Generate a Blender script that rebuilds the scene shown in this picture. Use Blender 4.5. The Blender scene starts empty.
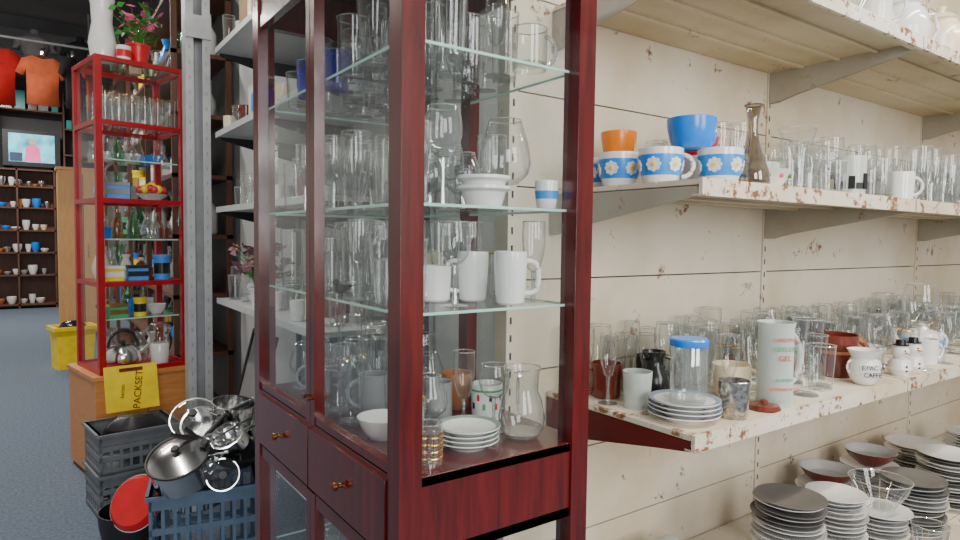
import bpy, math, random
from mathutils import Vector, Matrix, Euler
random.seed(11)
R = math.radians
E = 1.45   # eye height above floor

# ------------------------------------------------------------------ materials
def _new(name):
    m = bpy.data.materials.new(name); m.use_nodes = True
    nt = m.node_tree; nt.nodes.clear()
    out = nt.nodes.new('ShaderNodeOutputMaterial')
    return m, nt, out

def pm(name, col, rough=.5, metal=0., var=.12, scale=12., bump=0., coat=0., emit=0.):
    m, nt, out = _new(name)
    p = nt.nodes.new('ShaderNodeBsdfPrincipled')
    tc = nt.nodes.new('ShaderNodeTexCoord')
    n = nt.nodes.new('ShaderNodeTexNoise'); n.inputs['Scale'].default_value = scale; n.inputs['Detail'].default_value = 4
    nt.links.new(tc.outputs['Object'], n.inputs['Vector'])
    cr = nt.nodes.new('ShaderNodeValToRGB')
    a = tuple(max(0, c*(1-var)) for c in col); b = tuple(min(1, c*(1+var)) for c in col)
    cr.color_ramp.elements[0].position = .3; cr.color_ramp.elements[1].position = .7
    cr.color_ramp.elements[0].color = (*a, 1); cr.color_ramp.elements[1].color = (*b, 1)
    nt.links.new(n.outputs['Fac'], cr.inputs['Fac'])
    nt.links.new(cr.outputs['Color'], p.inputs['Base Color'])
    p.inputs['Roughness'].default_value = rough; p.inputs['Metallic'].default_value = metal
    p.inputs['Coat Weight'].default_value = coat
    if emit:
        nt.links.new(cr.outputs['Color'], p.inputs['Emission Color']); p.inputs['Emission Strength'].default_value = emit
    if bump:
        bp = nt.nodes.new('ShaderNodeBump'); bp.inputs['Strength'].default_value = bump; bp.inputs['Distance'].default_value = .01
        nt.links.new(n.outputs['Fac'], bp.inputs['Height']); nt.links.new(bp.outputs['Normal'], p.inputs['Normal'])
    nt.links.new(p.outputs['BSDF'], out.inputs['Surface'])
    return m

def rusty(name, col, rust=(.24, .09, .03), lo=.62, hi=.72, scale=7., rough=.5, dirt=(.80, .73, .62)):
    m, nt, out = _new(name)
    p = nt.nodes.new('ShaderNodeBsdfPrincipled'); tc = nt.nodes.new('ShaderNodeTexCoord')
    n = nt.nodes.new('ShaderNodeTexNoise'); n.inputs['Scale'].default_value = scale; n.inputs['Detail'].default_value = 10; n.inputs['Roughness'].default_value = .75
    nt.links.new(tc.outputs['Object'], n.inputs['Vector'])
    cr = nt.nodes.new('ShaderNodeValToRGB'); e = cr.color_ramp.elements
    e[0].position = lo; e[0].color = (0, 0, 0, 1); e[1].position = hi; e[1].color = (1, 1, 1, 1)
    n2 = nt.nodes.new('ShaderNodeTexNoise'); n2.inputs['Scale'].default_value = 2.; n2.inputs['Detail'].default_value = 7; n2.inputs['Roughness'].default_value = .6
    nt.links.new(tc.outputs['Object'], n2.inputs['Vector'])
    c2 = nt.nodes.new('ShaderNodeValToRGB'); e = c2.color_ramp.elements
    e[0].position = .35; e[0].color = (*[a*d for a, d in zip(col, dirt)], 1); e[1].position = .62; e[1].color = (*col, 1)
    nt.links.new(n2.outputs['Fac'], c2.inputs['Fac'])
    mx = nt.nodes.new('ShaderNodeMix'); mx.data_type = 'RGBA'
    nt.links.new(n.outputs['Fac'], cr.inputs['Fac'])
    nt.links.new(cr.outputs['Color'], mx.inputs[0]); nt.links.new(c2.outputs['Color'], mx.inputs[6]); mx.inputs[7].default_value = (*rust, 1)
    nt.links.new(mx.outputs[2], p.inputs['Base Color'])
    p.inputs['Roughness'].default_value = rough
    nt.links.new(p.outputs['BSDF'], out.inputs['Surface'])
    return m

def wood(name, c1, c2, rough=.3, stretch=(14, 14, 1.2), coat=0.):
    m, nt, out = _new(name)
    p = nt.nodes.new('ShaderNodeBsdfPrincipled'); tc = nt.nodes.new('ShaderNodeTexCoord')
    mp = nt.nodes.new('ShaderNodeMapping'); mp.inputs['Scale'].default_value = stretch
    n = nt.nodes.new('ShaderNodeTexNoise'); n.inputs['Scale'].default_value = 3.5; n.inputs['Detail'].default_value = 6
    n.inputs['Distortion'].default_value = .6
    nt.links.new(tc.outputs['Object'], mp.inputs['Vector']); nt.links.new(mp.outputs['Vector'], n.inputs['Vector'])
    cr = nt.nodes.new('ShaderNodeValToRGB'); e = cr.color_ramp.elements
    e[0].position = .32; e[0].color = (*c1, 1); e[1].position = .7; e[1].color = (*c2, 1)
    nt.links.new(n.outputs['Fac'], cr.inputs['Fac']); nt.links.new(cr.outputs['Color'], p.inputs['Base Color'])
    p.inputs['Roughness'].default_value = rough; p.inputs['Coat Weight'].default_value = coat; p.inputs['Coat Roughness'].default_value = .12
    nt.links.new(p.outputs['BSDF'], out.inputs['Surface'])
    return m

def gm(name, tint=(.97, .985, .98), base=.06, edge=.7, power=1.9, rough=.03, refl=(1, 1, 1), diff=.15, dcol=(.8, .84, .85), dark=(.28, .32, .31)):
    """thin-walled glass: clear when faced, darker and more reflective where the wall is seen edge-on"""
    m, nt, out = _new(name)
    lw = nt.nodes.new('ShaderNodeLayerWeight'); lw.inputs['Blend'].default_value = .5
    pw = nt.nodes.new('ShaderNodeMath'); pw.operation = 'POWER'; pw.inputs[1].default_value = power
    nt.links.new(lw.outputs['Facing'], pw.inputs[0])
    mr = nt.nodes.new('ShaderNodeMapRange'); mr.inputs['To Min'].default_value = base; mr.inputs['To Max'].default_value = edge
    nt.links.new(pw.outputs[0], mr.inputs['Value'])
    p2 = nt.nodes.new('ShaderNodeMath'); p2.operation = 'POWER'; p2.inputs[1].default_value = 3.2
    nt.links.new(lw.outputs['Facing'], p2.inputs[0])
    mc = nt.nodes.new('ShaderNodeMix'); mc.data_type = 'RGBA'; mc.inputs[6].default_value = (*tint, 1); mc.inputs[7].default_value = (*[t*d for t, d in zip(tint, dark)], 1)
    nt.links.new(p2.outputs[0], mc.inputs[0])
    tr = nt.nodes.new('ShaderNodeBsdfTransparent'); nt.links.new(mc.outputs[2], tr.inputs['Color'])
    gl = nt.nodes.new('ShaderNodeBsdfGlossy'); gl.inputs['Color'].default_value = (*refl, 1); gl.inputs['Roughness'].default_value = rough
    df = nt.nodes.new('ShaderNodeBsdfDiffuse'); df.inputs['Color'].default_value = (*dcol, 1)
    m1 = nt.nodes.new('ShaderNodeMixShader'); m1.inputs[0].default_value = diff
    nt.links.new(gl.outputs[0], m1.inputs[1]); nt.links.new(df.outputs[0], m1.inputs[2])
    m2 = nt.nodes.new('ShaderNodeMixShader')
    nt.links.new(mr.outputs['Result'], m2.inputs[0]); nt.links.new(tr.outputs[0], m2.inputs[1]); nt.links.new(m1.outputs[0], m2.inputs[2])
    nt.links.new(m2.outputs[0], out.inputs['Surface'])
    return m

MAHO = wood('mahogany', (.052, .004, .004), (.125, .008, .007), .22, coat=.4)
BEIGE = rusty('enamel_beige_panel', (.78, .70, .57), lo=.605, hi=.65, scale=8.)
BEIGE2 = rusty('enamel_beige_shelf', (.80, .76, .66), lo=.56, hi=.62, scale=12., dirt=(.74, .65, .52))
LIP = rusty('shelf_lip_worn', (.82, .78, .68), lo=.535, hi=.575, scale=22., dirt=(.78, .70, .58))
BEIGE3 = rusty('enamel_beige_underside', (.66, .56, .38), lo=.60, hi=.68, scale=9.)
BRK = rusty('bracket_grey_beige', (.42, .40, .34), lo=.60, hi=.68, scale=12.)
DRED = pm('dark_red_paint', (.12, .012, .012), .4)
NOD = (1, 1, 1)
PANE = gm('window_pane', (.95, .975, .97), .045, .6, 3.0, .01, diff=.03, dark=NOD)
PANER = gm('vitrine_pane', (.96, .98, .975), .025, .3, 3.0, .01, diff=.03, dark=NOD)
GL = gm('clear_glass')
RIM = gm('glass_rim', base=.5, edge=.95, diff=.3, dcol=(.9, .93, .93))
BASE = gm('glass_base', (.85, .89, .88), base=.2, edge=.7, diff=.25)
FROST = gm('frosted_glass', (.95, .97, .96), .5, .9, 1.2, .3, diff=.9, dcol=(.70, .76, .72))
SMOKE = gm('smoked_glass', (.55, .48, .36), .14, .8, 1.4, diff=.3, dcol=(.34, .28, .20))
BLUEG = gm('cobalt_glass', (.10, .18, .88), .08, .7, 1.5, diff=.4, dcol=(.01, .03, .7))
GREENG = gm('green_glass', (.45, .75, .5), .1, .7, 1.5, diff=.4, dcol=(.2, .5, .25))
AMBER = gm('amber_glass', (.85, .5, .2), .12, .7, 1.5, diff=.4, dcol=(.5, .25, .08))
GEDGE = pm('glass_shelf_edge', (.42, .66, .58), .15)
GOLD = pm('gold_rim', (.8, .5, .12), .25, 1.)
WHITE = pm('white_china', (.80, .80, .78), .15, var=.03, coat=.4)
CREAM = pm('cream_china', (.80, .70, .50), .25, var=.04, coat=.3)
ORANGE = pm('orange_glaze', (.95, .24, .01), .25)
BLUE = pm('blue_glaze', (.01, .22, .80), .2)
BAND = pm('blue_band', (.02, .26, .78), .3)
YEL = pm('yellow', (.95, .66, .005), .4)
RED = pm('red_glaze', (.62, .01, .015), .3)
BROWN = pm('brown_glaze', (.15, .025, .015), .22, coat=.3)
TERRA = pm('terracotta', (.42, .15, .05), .5)
BLACK = pm('black_glaze', (.012, .012, .014), .2)
BLKP = pm('black_plastic', (.015, .015, .017), .45)
STEEL = pm('steel', (.80, .80, .80), .16, 1., var=.05)
STEELG = pm('galvanised_steel', (.42, .43, .44), .45, .3)
BRASS = pm('bronze_knob', (.22, .08, .03), .3, .8)
REDP = pm('red_frame_paint', (.36, .005, .012), .3)
OAK = wood('orange_beech', (.52, .20, .055), (.66, .28, .085), .4, (1.2, 14, 14))
OAKL = wood('light_oak', (.66, .34, .12), (.75, .42, .17), .5)
DWOOD = wood('dark_wood', (.08, .03, .018), (.15, .06, .03), .5)
CARPET = pm('carpet_blue_grey', (.115, .15, .20), .95, var=.3, scale=60, bump=.4)
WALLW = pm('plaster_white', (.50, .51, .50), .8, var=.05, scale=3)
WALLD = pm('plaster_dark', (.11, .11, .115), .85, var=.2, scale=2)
CEIL = pm('ceiling_grey', (.12, .12, .12), .9, var=.1, scale=2)
GREYC = pm('grey_crate_plastic', (.15, .165, .18), .5)
BLUEC = pm('blue_crate_plastic', (.10, .16, .24), .45)
GREEN = pm('leaf_green', (.04, .25, .03), .5)
PINK = pm('pink_petal', (.9, .10, .35), .6)
PURP = pm('dry_leaf', (.20, .09, .12), .7)
GRAYM = pm('grey_ceramic', (.30, .30, .31), .4)
SHIRTR = pm('red_cotton', (.50, .008, .008), .9)
SHIRTO = pm('orange_cotton', (.70, .14, .05), .9)
SHIRTG = pm('grey_cotton', (.22, .22, .22), .9)
SHIRTB = pm('black_cotton', (.03, .03, .035), .9)
BOX = pm('cardboard', (.45, .28, .14), .8)
LABEL = pm('label_blue', (.05, .25, .75), .5)
DKRED = pm('print_red', (.65, .05, .03), .5)
PGREEN = pm('print_green', (.05, .4, .15), .5)
TEAL = pm('teal_glaze', (.03, .40, .38), .3)
WSH = pm('white_shelf_enamel', (.55, .57, .57), .4, var=.05)
DKP = pm('dark_plate', (.15, .14, .135), .3)
GRP = pm('grey_plate', (.42, .42, .42), .3)

# ------------------------------------------------------------------ mesh builder
class B:
    def __init__(s):
        s.v = []; s.f = []; s.mi = []; s.mats = []
    def m(s, mat):
        if mat not in s.mats: s.mats.append(mat)
        return s.mats.index(mat)
    def add(s, vs, fs, mat, mtx=None):
        o = len(s.v); k = s.m(mat)
        for q in vs:
            q = Vector(q)
            s.v.append(tuple(mtx @ q) if mtx else tuple(q))
        for f in fs:
            s.f.append([i+o for i in f]); s.mi.append(k)
        return s
    def lathe(s, prof, mat, c=(0, 0, 0), seg=24, mtx=None):
        vs = []; fs = []; rings = []
        for r, z in prof:
            if r <= 1e-6:
                rings.append([len(vs)]); vs.append((c[0], c[1], c[2]+z))
            else:
                st = len(vs); rings.append(list(range(st, st+seg)))
                for i in range(seg):
                    a = 2*math.pi*i/seg
                    vs.append((c[0]+r*math.cos(a), c[1]+r*math.sin(a), c[2]+z))
        for A, C in zip(rings, rings[1:]):
            for i in range(seg):
                j = (i+1) % seg
                if len(A) == 1 and len(C) == 1: continue
                if len(A) == 1: fs.append((A[0], C[j], C[i]))
                elif len(C) == 1: fs.append((A[i], A[j], C[0]))
                else: fs.append((A[i], A[j], C[j], C[i]))
        return s.add(vs, fs, mat, mtx)
    def box(s, lo, hi, mat, mtx=None):
        x0, y0, z0 = lo; x1, y1, z1 = hi
        vs = [(x0, y0, z0), (x1, y0, z0), (x1, y1, z0), (x0, y1, z0), (x0, y0, z1), (x1, y0, z1), (x1, y1, z1), (x0, y1, z1)]
        fs = [(0, 3, 2, 1), (4, 5, 6, 7), (0, 1, 5, 4), (1, 2, 6, 5), (2, 3, 7, 6), (3, 0, 4, 7)]
        return s.add(vs, fs, mat, mtx)
    def quad(s, a, b, c, d, mat, mtx=None):
        return s.add([a, b, c, d], [(0, 1, 2, 3)], mat, mtx)
    def tube(s, pts, r, mat, seg=8, mtx=None, closed=False):
        pts = [Vector(p) for p in pts]; n = len(pts); vs = []; fs = []
        for i, p in enumerate(pts):
            if closed: t = pts[(i+1) % n]-pts[i-1]
            else: t = pts[min(i+1, n-1)]-pts[max(i-1, 0)]
            t.normalize()
            up = Vector((0, 0, 1)) if abs(t.z) < .9 else Vector((0, 1, 0))
            a = t.cross(up).normalized(); b = t.cross(a).normalized()
            rr = r[i] if isinstance(r, (list, tuple)) else r
            for k in range(seg):
                g = 2*math.pi*k/seg
                vs.append(p+a*math.cos(g)*rr+b*math.sin(g)*rr)
        rng = n if closed else n-1
        for i in range(rng):
            for k in range(seg):
                A = i*seg+k; Bq = i*seg+(k+1) % seg; i2 = (i+1) % n
                fs.append((A, Bq, i2*seg+(k+1) % seg, i2*seg+k))
        if not closed:
            fs.append(tuple(range(seg))[::-1]); fs.append(tuple((n-1)*seg+k for k in range(seg)))
        return s.add(vs, fs, mat, mtx)
    def ring(s, R_, r, mat, c=(0, 0, 0), seg=24, mtx=None, ts=6):
        pts = [(c[0]+R_*math.cos(2*math.pi*i/seg), c[1]+R_*math.sin(2*math.pi*i/seg), c[2]) for i in range(seg)]
        return s.tube(pts, r, mat, ts, mtx, closed=True)
    def prism(s, poly, t0, t1, mat, axis='x', mtx=None):
        n = len(poly)
        def P(a, b, t):
            return {'x': (t, a, b), 'y': (a, t, b), 'z': (a, b, t)}[axis]
        vs = [P(a, b, t0) for a, b in poly]+[P(a, b, t1) for a, b in poly]
        fs = [tuple(range(n))[::-1], tuple(range(n, 2*n))]+[(i, (i+1) % n, n+(i+1) % n, n+i) for i in range(n)]
        return s.add(vs, fs, mat, mtx)
    def ball(s, c, r, mat, seg=10, sz=1.):
        pr = [(r*math.sin(math.pi*i/8), -r*sz*math.cos(math.pi*i/8)) for i in range(9)]
        pr[0] = (0, -r*sz); pr[-1] = (0, r*sz)
        return s.lathe(pr, mat, c, seg)
    def handle(s, r, z0, z1, out, th, mat, ang=0, sq=1.):
        zm = (z0+z1)/2; hh = (z1-z0)/2; pts = []
        for i in range(11):
            a = -math.pi/2+math.pi*i/10
            ca = abs(math.cos(a))**sq; sa = math.copysign(abs(math.sin(a))**sq, math.sin(a))
            pts.append((r-.002+out*ca, 0, zm+hh*sa))
        return s.tube(pts, th, mat, 8, Matrix.Rotation(ang, 4, 'Z'))
    def mesh(s, name):
        me = bpy.data.meshes.new(name); me.from_pydata(s.v, [], s.f)
        for q in s.mats: me.materials.append(q)
        me.polygons.foreach_set('material_index', s.mi)
        me.polygons.foreach_set('use_smooth', [True]*len(s.f))
        me.update(); me.validate()
        try: me.set_sharp_from_angle(angle=R(38))
        except Exception: pass
        return me
    def done(s, name, loc=(0, 0, 0), rot=0, bevel=0):
        return place(s.mesh(name), name, loc, rot, bevel)

def place(me, name, loc, rot=0, bevel=0):
    o = bpy.data.objects.new(name, me); bpy.context.collection.objects.link(o)
    o.location = loc
    o.rotation_euler = rot if isinstance(rot, (tuple, list, Euler)) else (0, 0, rot)
    if bevel:
        b = o.modifiers.new('bevel', 'BEVEL'); b.width = bevel; b.segments = 2; b.limit_method = 'ANGLE'; b.angle_limit = R(50)
    return o
def aim(d, spin=0., ax='Z'):
    """euler that points the local axis along d, spun about the local z axis"""
    q = Vector(d).to_track_quat(ax, 'Y')
    return (q.to_matrix() @ Matrix.Rotation(spin, 3, 'Z')).to_euler()

def text(body, size, mat, parent, loc, rot, ext=.0004):
    cu = bpy.data.curves.new('lettering', 'FONT'); cu.body = body; cu.size = size; cu.extrude = ext
    cu.align_x = 'CENTER'; cu.align_y = 'CENTER'
    o = bpy.data.objects.new('lettering', cu); bpy.context.collection.objects.link(o)
    cu.materials.append(mat); o.parent = parent; o.location = loc; o.rotation_euler = rot
    return o

# ------------------------------------------------------------------ vessels
def mugB(h, r, mat, rb=None, handle=True, inner=None, band=None, ang=0, th=.0045, hs=1., sq=1.):
    rb = rb or r*.92; b = B(); t = .0035
    inner = inner or mat
    b.lathe([(0, .002), (rb-.006, .002), (rb-.004, 0), (rb, .004), (rb+(r-rb)*.5, h*.35), (r, h*.75), (r, h-.001), (r-t*.5, h)], mat)
    b.lathe([(r-t*.5, h), (r-t, h-.001), (r-t, h*.75), (rb-t, .008), (0, .007)], inner)
    if band:
        z0, z1, bm = band
        def rr(z):
            if z > h*.75: q = r
            elif z > h*.35: q = rb+(r-rb)*(.5+.5*(z-h*.35)/(h*.4))
            else: q = rb+(r-rb)*.5*z/(h*.35)
            return q+.0008
        zs = sorted({z0, z1, *(z for z in (h*.35, h*.75) if z0 < z < z1)})
        b.lathe([(rr(z0)-.001, z0-.0005)]+[(rr(z), z) for z in zs]+[(rr(z1)-.001, z1+.0005)], bm)
    if handle:
        b.handle(r-.002, h*.2, h*.82, h*.30*hs, th, mat, ang, sq)
    return b

def mug(name, loc, h, r, mat, **k):
    return mugB(h, r, mat, **k).done(name, loc)

CACHE = {}
def glass_mesh(kind, h, r, mat=None):
    key = (kind, round(h, 3), round(r, 3), mat.name if mat else '')
    if key in CACHE: return CACHE[key]
    g = mat or GL; b = B()
    if kind == 'tumbler':
        b.lathe([(0, .006), (r*.78, .005), (r*.80, 0), (r*.84, .004), (r, h)], g, seg=20); b.ring(r, .0012, RIM, (0, 0, h), 20, ts=4)
        b.lathe([(0, .012), (r*.8, .012)], BASE, seg=20)
    elif kind == 'flared':
        b.lathe([(0, .004), (r*.6, .004), (r*.62, 0), (r*.64, h*.3), (r*.78, h*.7), (r, h)], g, seg=20); b.ring(r, .0013, RIM, (0, 0, h), 20, ts=4)
        b.lathe([(0, .012), (r*.6, .012)], BASE, seg=20)
    elif kind == 'wine':
        hb = h*.48
        b.lathe([(0, .005), (r*.3, .004), (r*.85, .001), (r*.87, 0), (0, 0)], BASE, seg=20)
        b.tube([(0, 0, .003), (0, 0, hb*.5), (0, 0, hb+.004)], [.006, .0035, .005], BASE, 8)
        b.lathe([(0, hb), (r*.45, hb+h*.03), (r*.85, hb+h*.12), (r, hb+h*.25), (r*.97, hb+h*.38), (r*.84, h)], g, seg=20)
        b.ring(r*.84, .0011, RIM, (0, 0, h), 20, ts=4)
    elif kind == 'flute':
        hb = h*.36
        b.lathe([(0, .005), (r*.4, .004), (r*1.1, .001), (0, 0)], BASE, seg=20)
        b.tube([(0, 0, .003), (0, 0, hb*.5), (0, 0, hb+.004)], [.006, .0035, .005], BASE, 8)
        b.lathe([(0, hb), (r*.55, hb+h*.06), (r*.92, hb+h*.25), (r, hb+h*.45), (r*.95, h)], g, seg=20)
        b.ring(r*.95, .0011, RIM, (0, 0, h), 20, ts=4)
    elif kind == 'snifter':
        hb = h*.26
        b.lathe([(0, .006), (r*.3, .004), (r*.8, .001), (0, 0)], BASE, seg=24)
        b.tube([(0, 0, .003), (0, 0, hb*.5), (0, 0, hb+.004)], [.007, .005, .008], BASE, 8)
        b.lathe([(0, hb), (r*.5, hb+h*.03), (r*.9, hb+h*.14), (r, hb+h*.26), (r*.92, hb+h*.45), (r*.7, h*.92), (r*.62, h)], g, seg=24)
        b.ring(r*.62, .0012, RIM, (0, 0, h), 24, ts=4)
    elif kind == 'pilsner':
        b.lathe([(0, .008), (r*.7, .006), (r*.85, .002), (r*.8, 0), (0, 0)], BASE, seg=20)
        b.lathe([(r*.3, .008), (r*.28, h*.14), (r*.6, h*.25), (r*.85, h*.5), (r, h*.85), (r*.96, h)], g, seg=20)
        b.ring(r*.96, .0012, RIM, (0, 0, h), 20, ts=4)
    elif kind == 'gmug':
        b.lathe([(0, .012), (r*.9, .012), (r*.95, 0), (r, .006), (r, h)], g, seg=20); b.ring(r, .0014, RIM, (0, 0, h), 20, ts=4)
        b.lathe([(0, .015), (r*.95, .015)], BASE, seg=20)
        b.handle(r, h*.18, h*.85, h*.28, .005, RIM, 0)
    elif kind == 'bowl':
        b.lathe([(0, .004), (r*.45, .003), (r*.47, 0), (r*.6, h*.25), (r*.9, h*.7), (r, h)], g, seg=24); b.ring(r, .0016, RIM, (0, 0, h), 24, ts=4)
        b.lathe([(0, .01), (r*.5, .01)], BASE, seg=20)
        for i in range(16):
            a = math.pi*i/8; c, s_ = math.cos(a), math.sin(a)
            b.tube([(r*.5*c, r*.5*s_, h*.05), (r*.61*c, r*.61*s_, h*.25), (r*.91*c, r*.91*s_, h*.7)], .001, RIM, 4)
    elif kind == 'goldrim':
        b.lathe([(0, .006), (r*.82, .005), (r*.84, 0), (r, h)], g, seg=18); b.ring(r, .0016, GOLD, (0, 0, h), 18, ts=4)
        b.lathe([(0, .012), (r*.8, .012)], BASE, seg=18)
    elif kind == 'cut':   # faceted whisky tumbler
        b.lathe([(0, .01), (r*.8, .01), (r*.85, 0), (r*.92, h*.2), (r, h)], g, seg=10)
        for i in range(10):
            a = 2*math.pi*i/10
            b.tube([(r*.86*math.cos(a), r*.86*math.sin(a), .003), (r*.93*math.cos(a), r*.93*math.sin(a), h*.25), (r*.985*math.cos(a), r*.985*math.sin(a), h*.62)], .0012, RIM, 4)
        b.lathe([(0, .016), (r*.8, .016)], BASE, seg=10)
        b.ring(r, .0013, RIM, (0, 0, h), 20, ts=4)
    me = b.mesh(kind); CACHE[key] = me
    return me
GN = dict(tumbler='drinking_glass', flared='flared_glass', wine='wine_glass', flute='champagne_glass', snifter='brandy_glass',
          pilsner='beer_glass', gmug='glass_mug', bowl='glass_bowl', goldrim='gold_rim_glass', cut='whisky_glass')
def glass(kind, x, y, z, h, r, mat=None, rot=0):
    return place(glass_mesh(kind, h, r, mat), GN[kind], (x, y, z), rot)

SPECS = [('tumbler', .11, .033), ('tumbler', .13, .034), ('tumbler', .09, .034), ('wine', .165, .036), ('wine', .145, .034), ('flared', .125, .036),
         ('pilsner', .17, .034), ('flute', .17, .025), ('gmug', .12, .036), ('cut', .09, .036), ('snifter', .125, .040), ('goldrim', .10, .032), ('tumbler', .15, .031), ('pilsner', .19, .034)]
def fill(x0, x1, y0, y1, z, n, occ, specs=SPECS, tries=150, maxh=9, china=0., chs=(WHITE, WHITE, CREAM, GRAYM, BROWN, WHITE)):
    for _ in range(n):
        for _t in range(tries):
            k, h, r = random.choice(specs)
            if h > maxh: continue
            rr = r+(.014 if k == 'gmug' else 0)
            x = random.uniform(x0+rr, x1-rr); y = random.uniform(y0+rr, y1-rr)
            if all((x-a)**2+(y-c)**2 > (rr+q+.001)**2 for a, c, q in occ):
                if random.random() < china:
                    mug('mug', (x, y, z), .085, r-.004, random.choice(chs), ang=random.uniform(0, 6.28), hs=.5)
                else:
                    tm = AMBER if random.random() < .004 else (GREENG if random.random() < .005 else None)
                    glass(k, x, y, z, h, r, tm, rot=random.uniform(0, 6.28))
                occ.append((x, y, rr)); break

def plates(name, loc, r, n, mat=WHITE, rimmat=None, step=.011):
    b = B()
    for i in range(n):
        z = i*step; j = (random.uniform(-.003, .003), random.uniform(-.003, .003), z)
        rr = r*random.uniform(.97, 1.0)
        b.lathe([(0, .003), (rr*.55, .003), (rr*.58, 0), (rr*.64, .004), (rr*.9, .013), (rr, .0165), (rr, .019), (rr*.9, .0165), (rr*.6, .0075), (0, .0065)], mat, j, 28)
        if rimmat:
            b.lathe([(rr*.99, .0193), (rr*.9, .0172), (rr*.86, .0157), (rr*.86, .0150)], rimmat, j, 28)
    return b.done(name, loc)

# ------------------------------------------------------------------ ROOM
b = B(); b.box((-3, -3.5, -.1), (6, 15.6, 0), CARPET); b.done('floor')
b = B(); b.box((-3, -1.2, 4.4), (6, 15.6, 4.5), CEIL)
for yy in (5.5, 8.2, 10.9, 13.6): b.box((-3, yy, 4.22), (1.3, yy+.14, 4.4), WALLD)
b.done('ceiling')
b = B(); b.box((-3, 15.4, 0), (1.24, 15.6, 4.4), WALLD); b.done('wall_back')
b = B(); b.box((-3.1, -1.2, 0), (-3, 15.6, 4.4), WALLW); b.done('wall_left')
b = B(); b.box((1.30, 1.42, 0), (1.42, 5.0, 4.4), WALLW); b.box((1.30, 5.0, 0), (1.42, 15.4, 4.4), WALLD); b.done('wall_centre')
b = B(); b.box((1.30, 1.32, 0), (6, 1.42, 4.4), WALLW); b.done('wall_right')

# ------------------------------------------------------------------ BEIGE RACK
YW, YF = 1.262, .80
XJ = [0.98, 2.10, 3.35, 4.60]
b = B()
seams = [.15, .405, .64, .875, 1.11, 1.345, 1.58, 1.815, 2.05, 2.285, 2.52, 2.75]
for s0, s1 in zip(XJ, XJ[1:]):
    for z0, z1 in zip(seams, seams[1:]):
        b.box((s0+.016, YW, z0+.002), (s1-.016, YW+.02, z1-.002), BEIGE)
for x in XJ:
    b.box((x-.013, YW-.004, 0), (x+.013, YW+.045, 2.8), BEIGE)
    for k in range(54):
        z = .2+k*.045
        b.box((x-.003, YW-.0046, z), (x+.003, YW-.0035, z+.018), BLKP)
b.box((.985, YW+.021, .15), (4.6, YW+.024, 2.75), BLKP)
b.done('rack_back_panel', bevel=0)

LOW, UP, TOP, BOT = E-.400, E+.125, E+.590, E-.96
def rack_shelf(z, yf, xs, left_mat=None, um=BEIGE3):
    b = B()
    for x0, x1 in xs:
        n = 4; w = (YW-.006-yf)/n
        for i in range(n):   # folded strips
            b.box((x0+.002, yf+i*w+.001, z-.010), (x1-.002, yf+(i+1)*w-.002, z), BEIGE2)
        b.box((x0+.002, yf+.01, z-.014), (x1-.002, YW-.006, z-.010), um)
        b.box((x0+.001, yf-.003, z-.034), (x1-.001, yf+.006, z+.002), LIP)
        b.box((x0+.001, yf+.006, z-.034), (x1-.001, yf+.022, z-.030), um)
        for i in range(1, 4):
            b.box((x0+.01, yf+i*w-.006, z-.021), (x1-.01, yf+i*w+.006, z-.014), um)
        for xx, sg in ((x0+.002, 1), (x1-.002, -1)):
            m_ = left_mat if (left_mat and sg > 0 and x0 < 1.2) else BRK
            hb = .115
            poly = [(YW-.006, z-.012), (yf+.01, z-.012), (yf+.01, z-.035), (yf+.09, z-.048), (YW-.10, z-hb*.85), (YW-.03, z-hb), (YW-.006, z-hb)]
            b.prism(poly, xx, xx+sg*.004, m_, 'x')
    return b.done('rack_shelf')
SX = [(1.10, 2.097), (2.103, 3.347), (3.353, 4.59)]
rack_shelf(TOP, YF, SX); rack_shelf(UP, YF, SX); rack_shelf(LOW, YF, SX, DRED); rack_shelf(BOT, .70, SX)

# ------------------------------------------------------------------ MAHOGANY CABINET
X0, Y0, W, D = .505, .95, .445, .855
S0, S1, S2, S3 = E-.42, E-.134, E+.061, E+.343
CT = 2.12
b = B(); p = .045
for x in (0, W-p):
    for y in (0, D-p):
        b.box((x, y, 0), (x+p, y+p, CT), MAHO)
ym = D/2
zt = CT-.09; zd = S0-.155
for z0, z1 in ((S0, zt), (.10, zd)):
    b.box((.002, ym-.026, z0), (.026, ym-.001, z1), MAHO); b.box((.002, ym+.001, z0), (.026, ym+.026, z1), MAHO)
    for y0, y1 in ((p, ym-.026), (ym+.026, D-p)):
        b.box((.004, y0, z1-.03), (.024, y1, z1), MAHO); b.box((.004, y0, z0), (.024, y1, z0+.02), MAHO)
        b.quad((.014, y0, z0), (.014, y1, z0), (.014, y1, z1), (.014, y0, z1), PANE)
b.box((W-.034, ym-.02, .10), (W-.004, ym+.02, zt), MAHO)
b.box((.014, .006, zd), (W-.004, D-.006, zd+.02), MAHO); b.box((.016, .006, S0-.018), (W-.006, D-.006, S0), MAHO)
for y0, y1 in ((p+.002, ym-.003), (ym+.003, D-p-.002)):
    b.box((-.004, y0, zd+.012), (.016, y1, S0-.008), MAHO)
    yc = (y0+y1)/2; zc = (zd+S0)/2
    b.tube([(-.004, yc, zc), (-.012, yc, zc), (-.015, yc, zc), (-.023, yc, zc), (-.025, yc, zc)], [.005, .004, .009, .009, .005], BRASS, 12)
    b.box((-.0045, yc-.025, zc-.003), (-.0035, yc+.025, zc+.003), BRASS)
b.box((.004, p, S0-.012), (.02, D-p, S0+.004), MAHO)
for y in (ym-.013, ym+.013): b.tube([(.002, y, S0+.06), (-.010, y, S0+.06)], [.004, .006], BRASS, 8)
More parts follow.
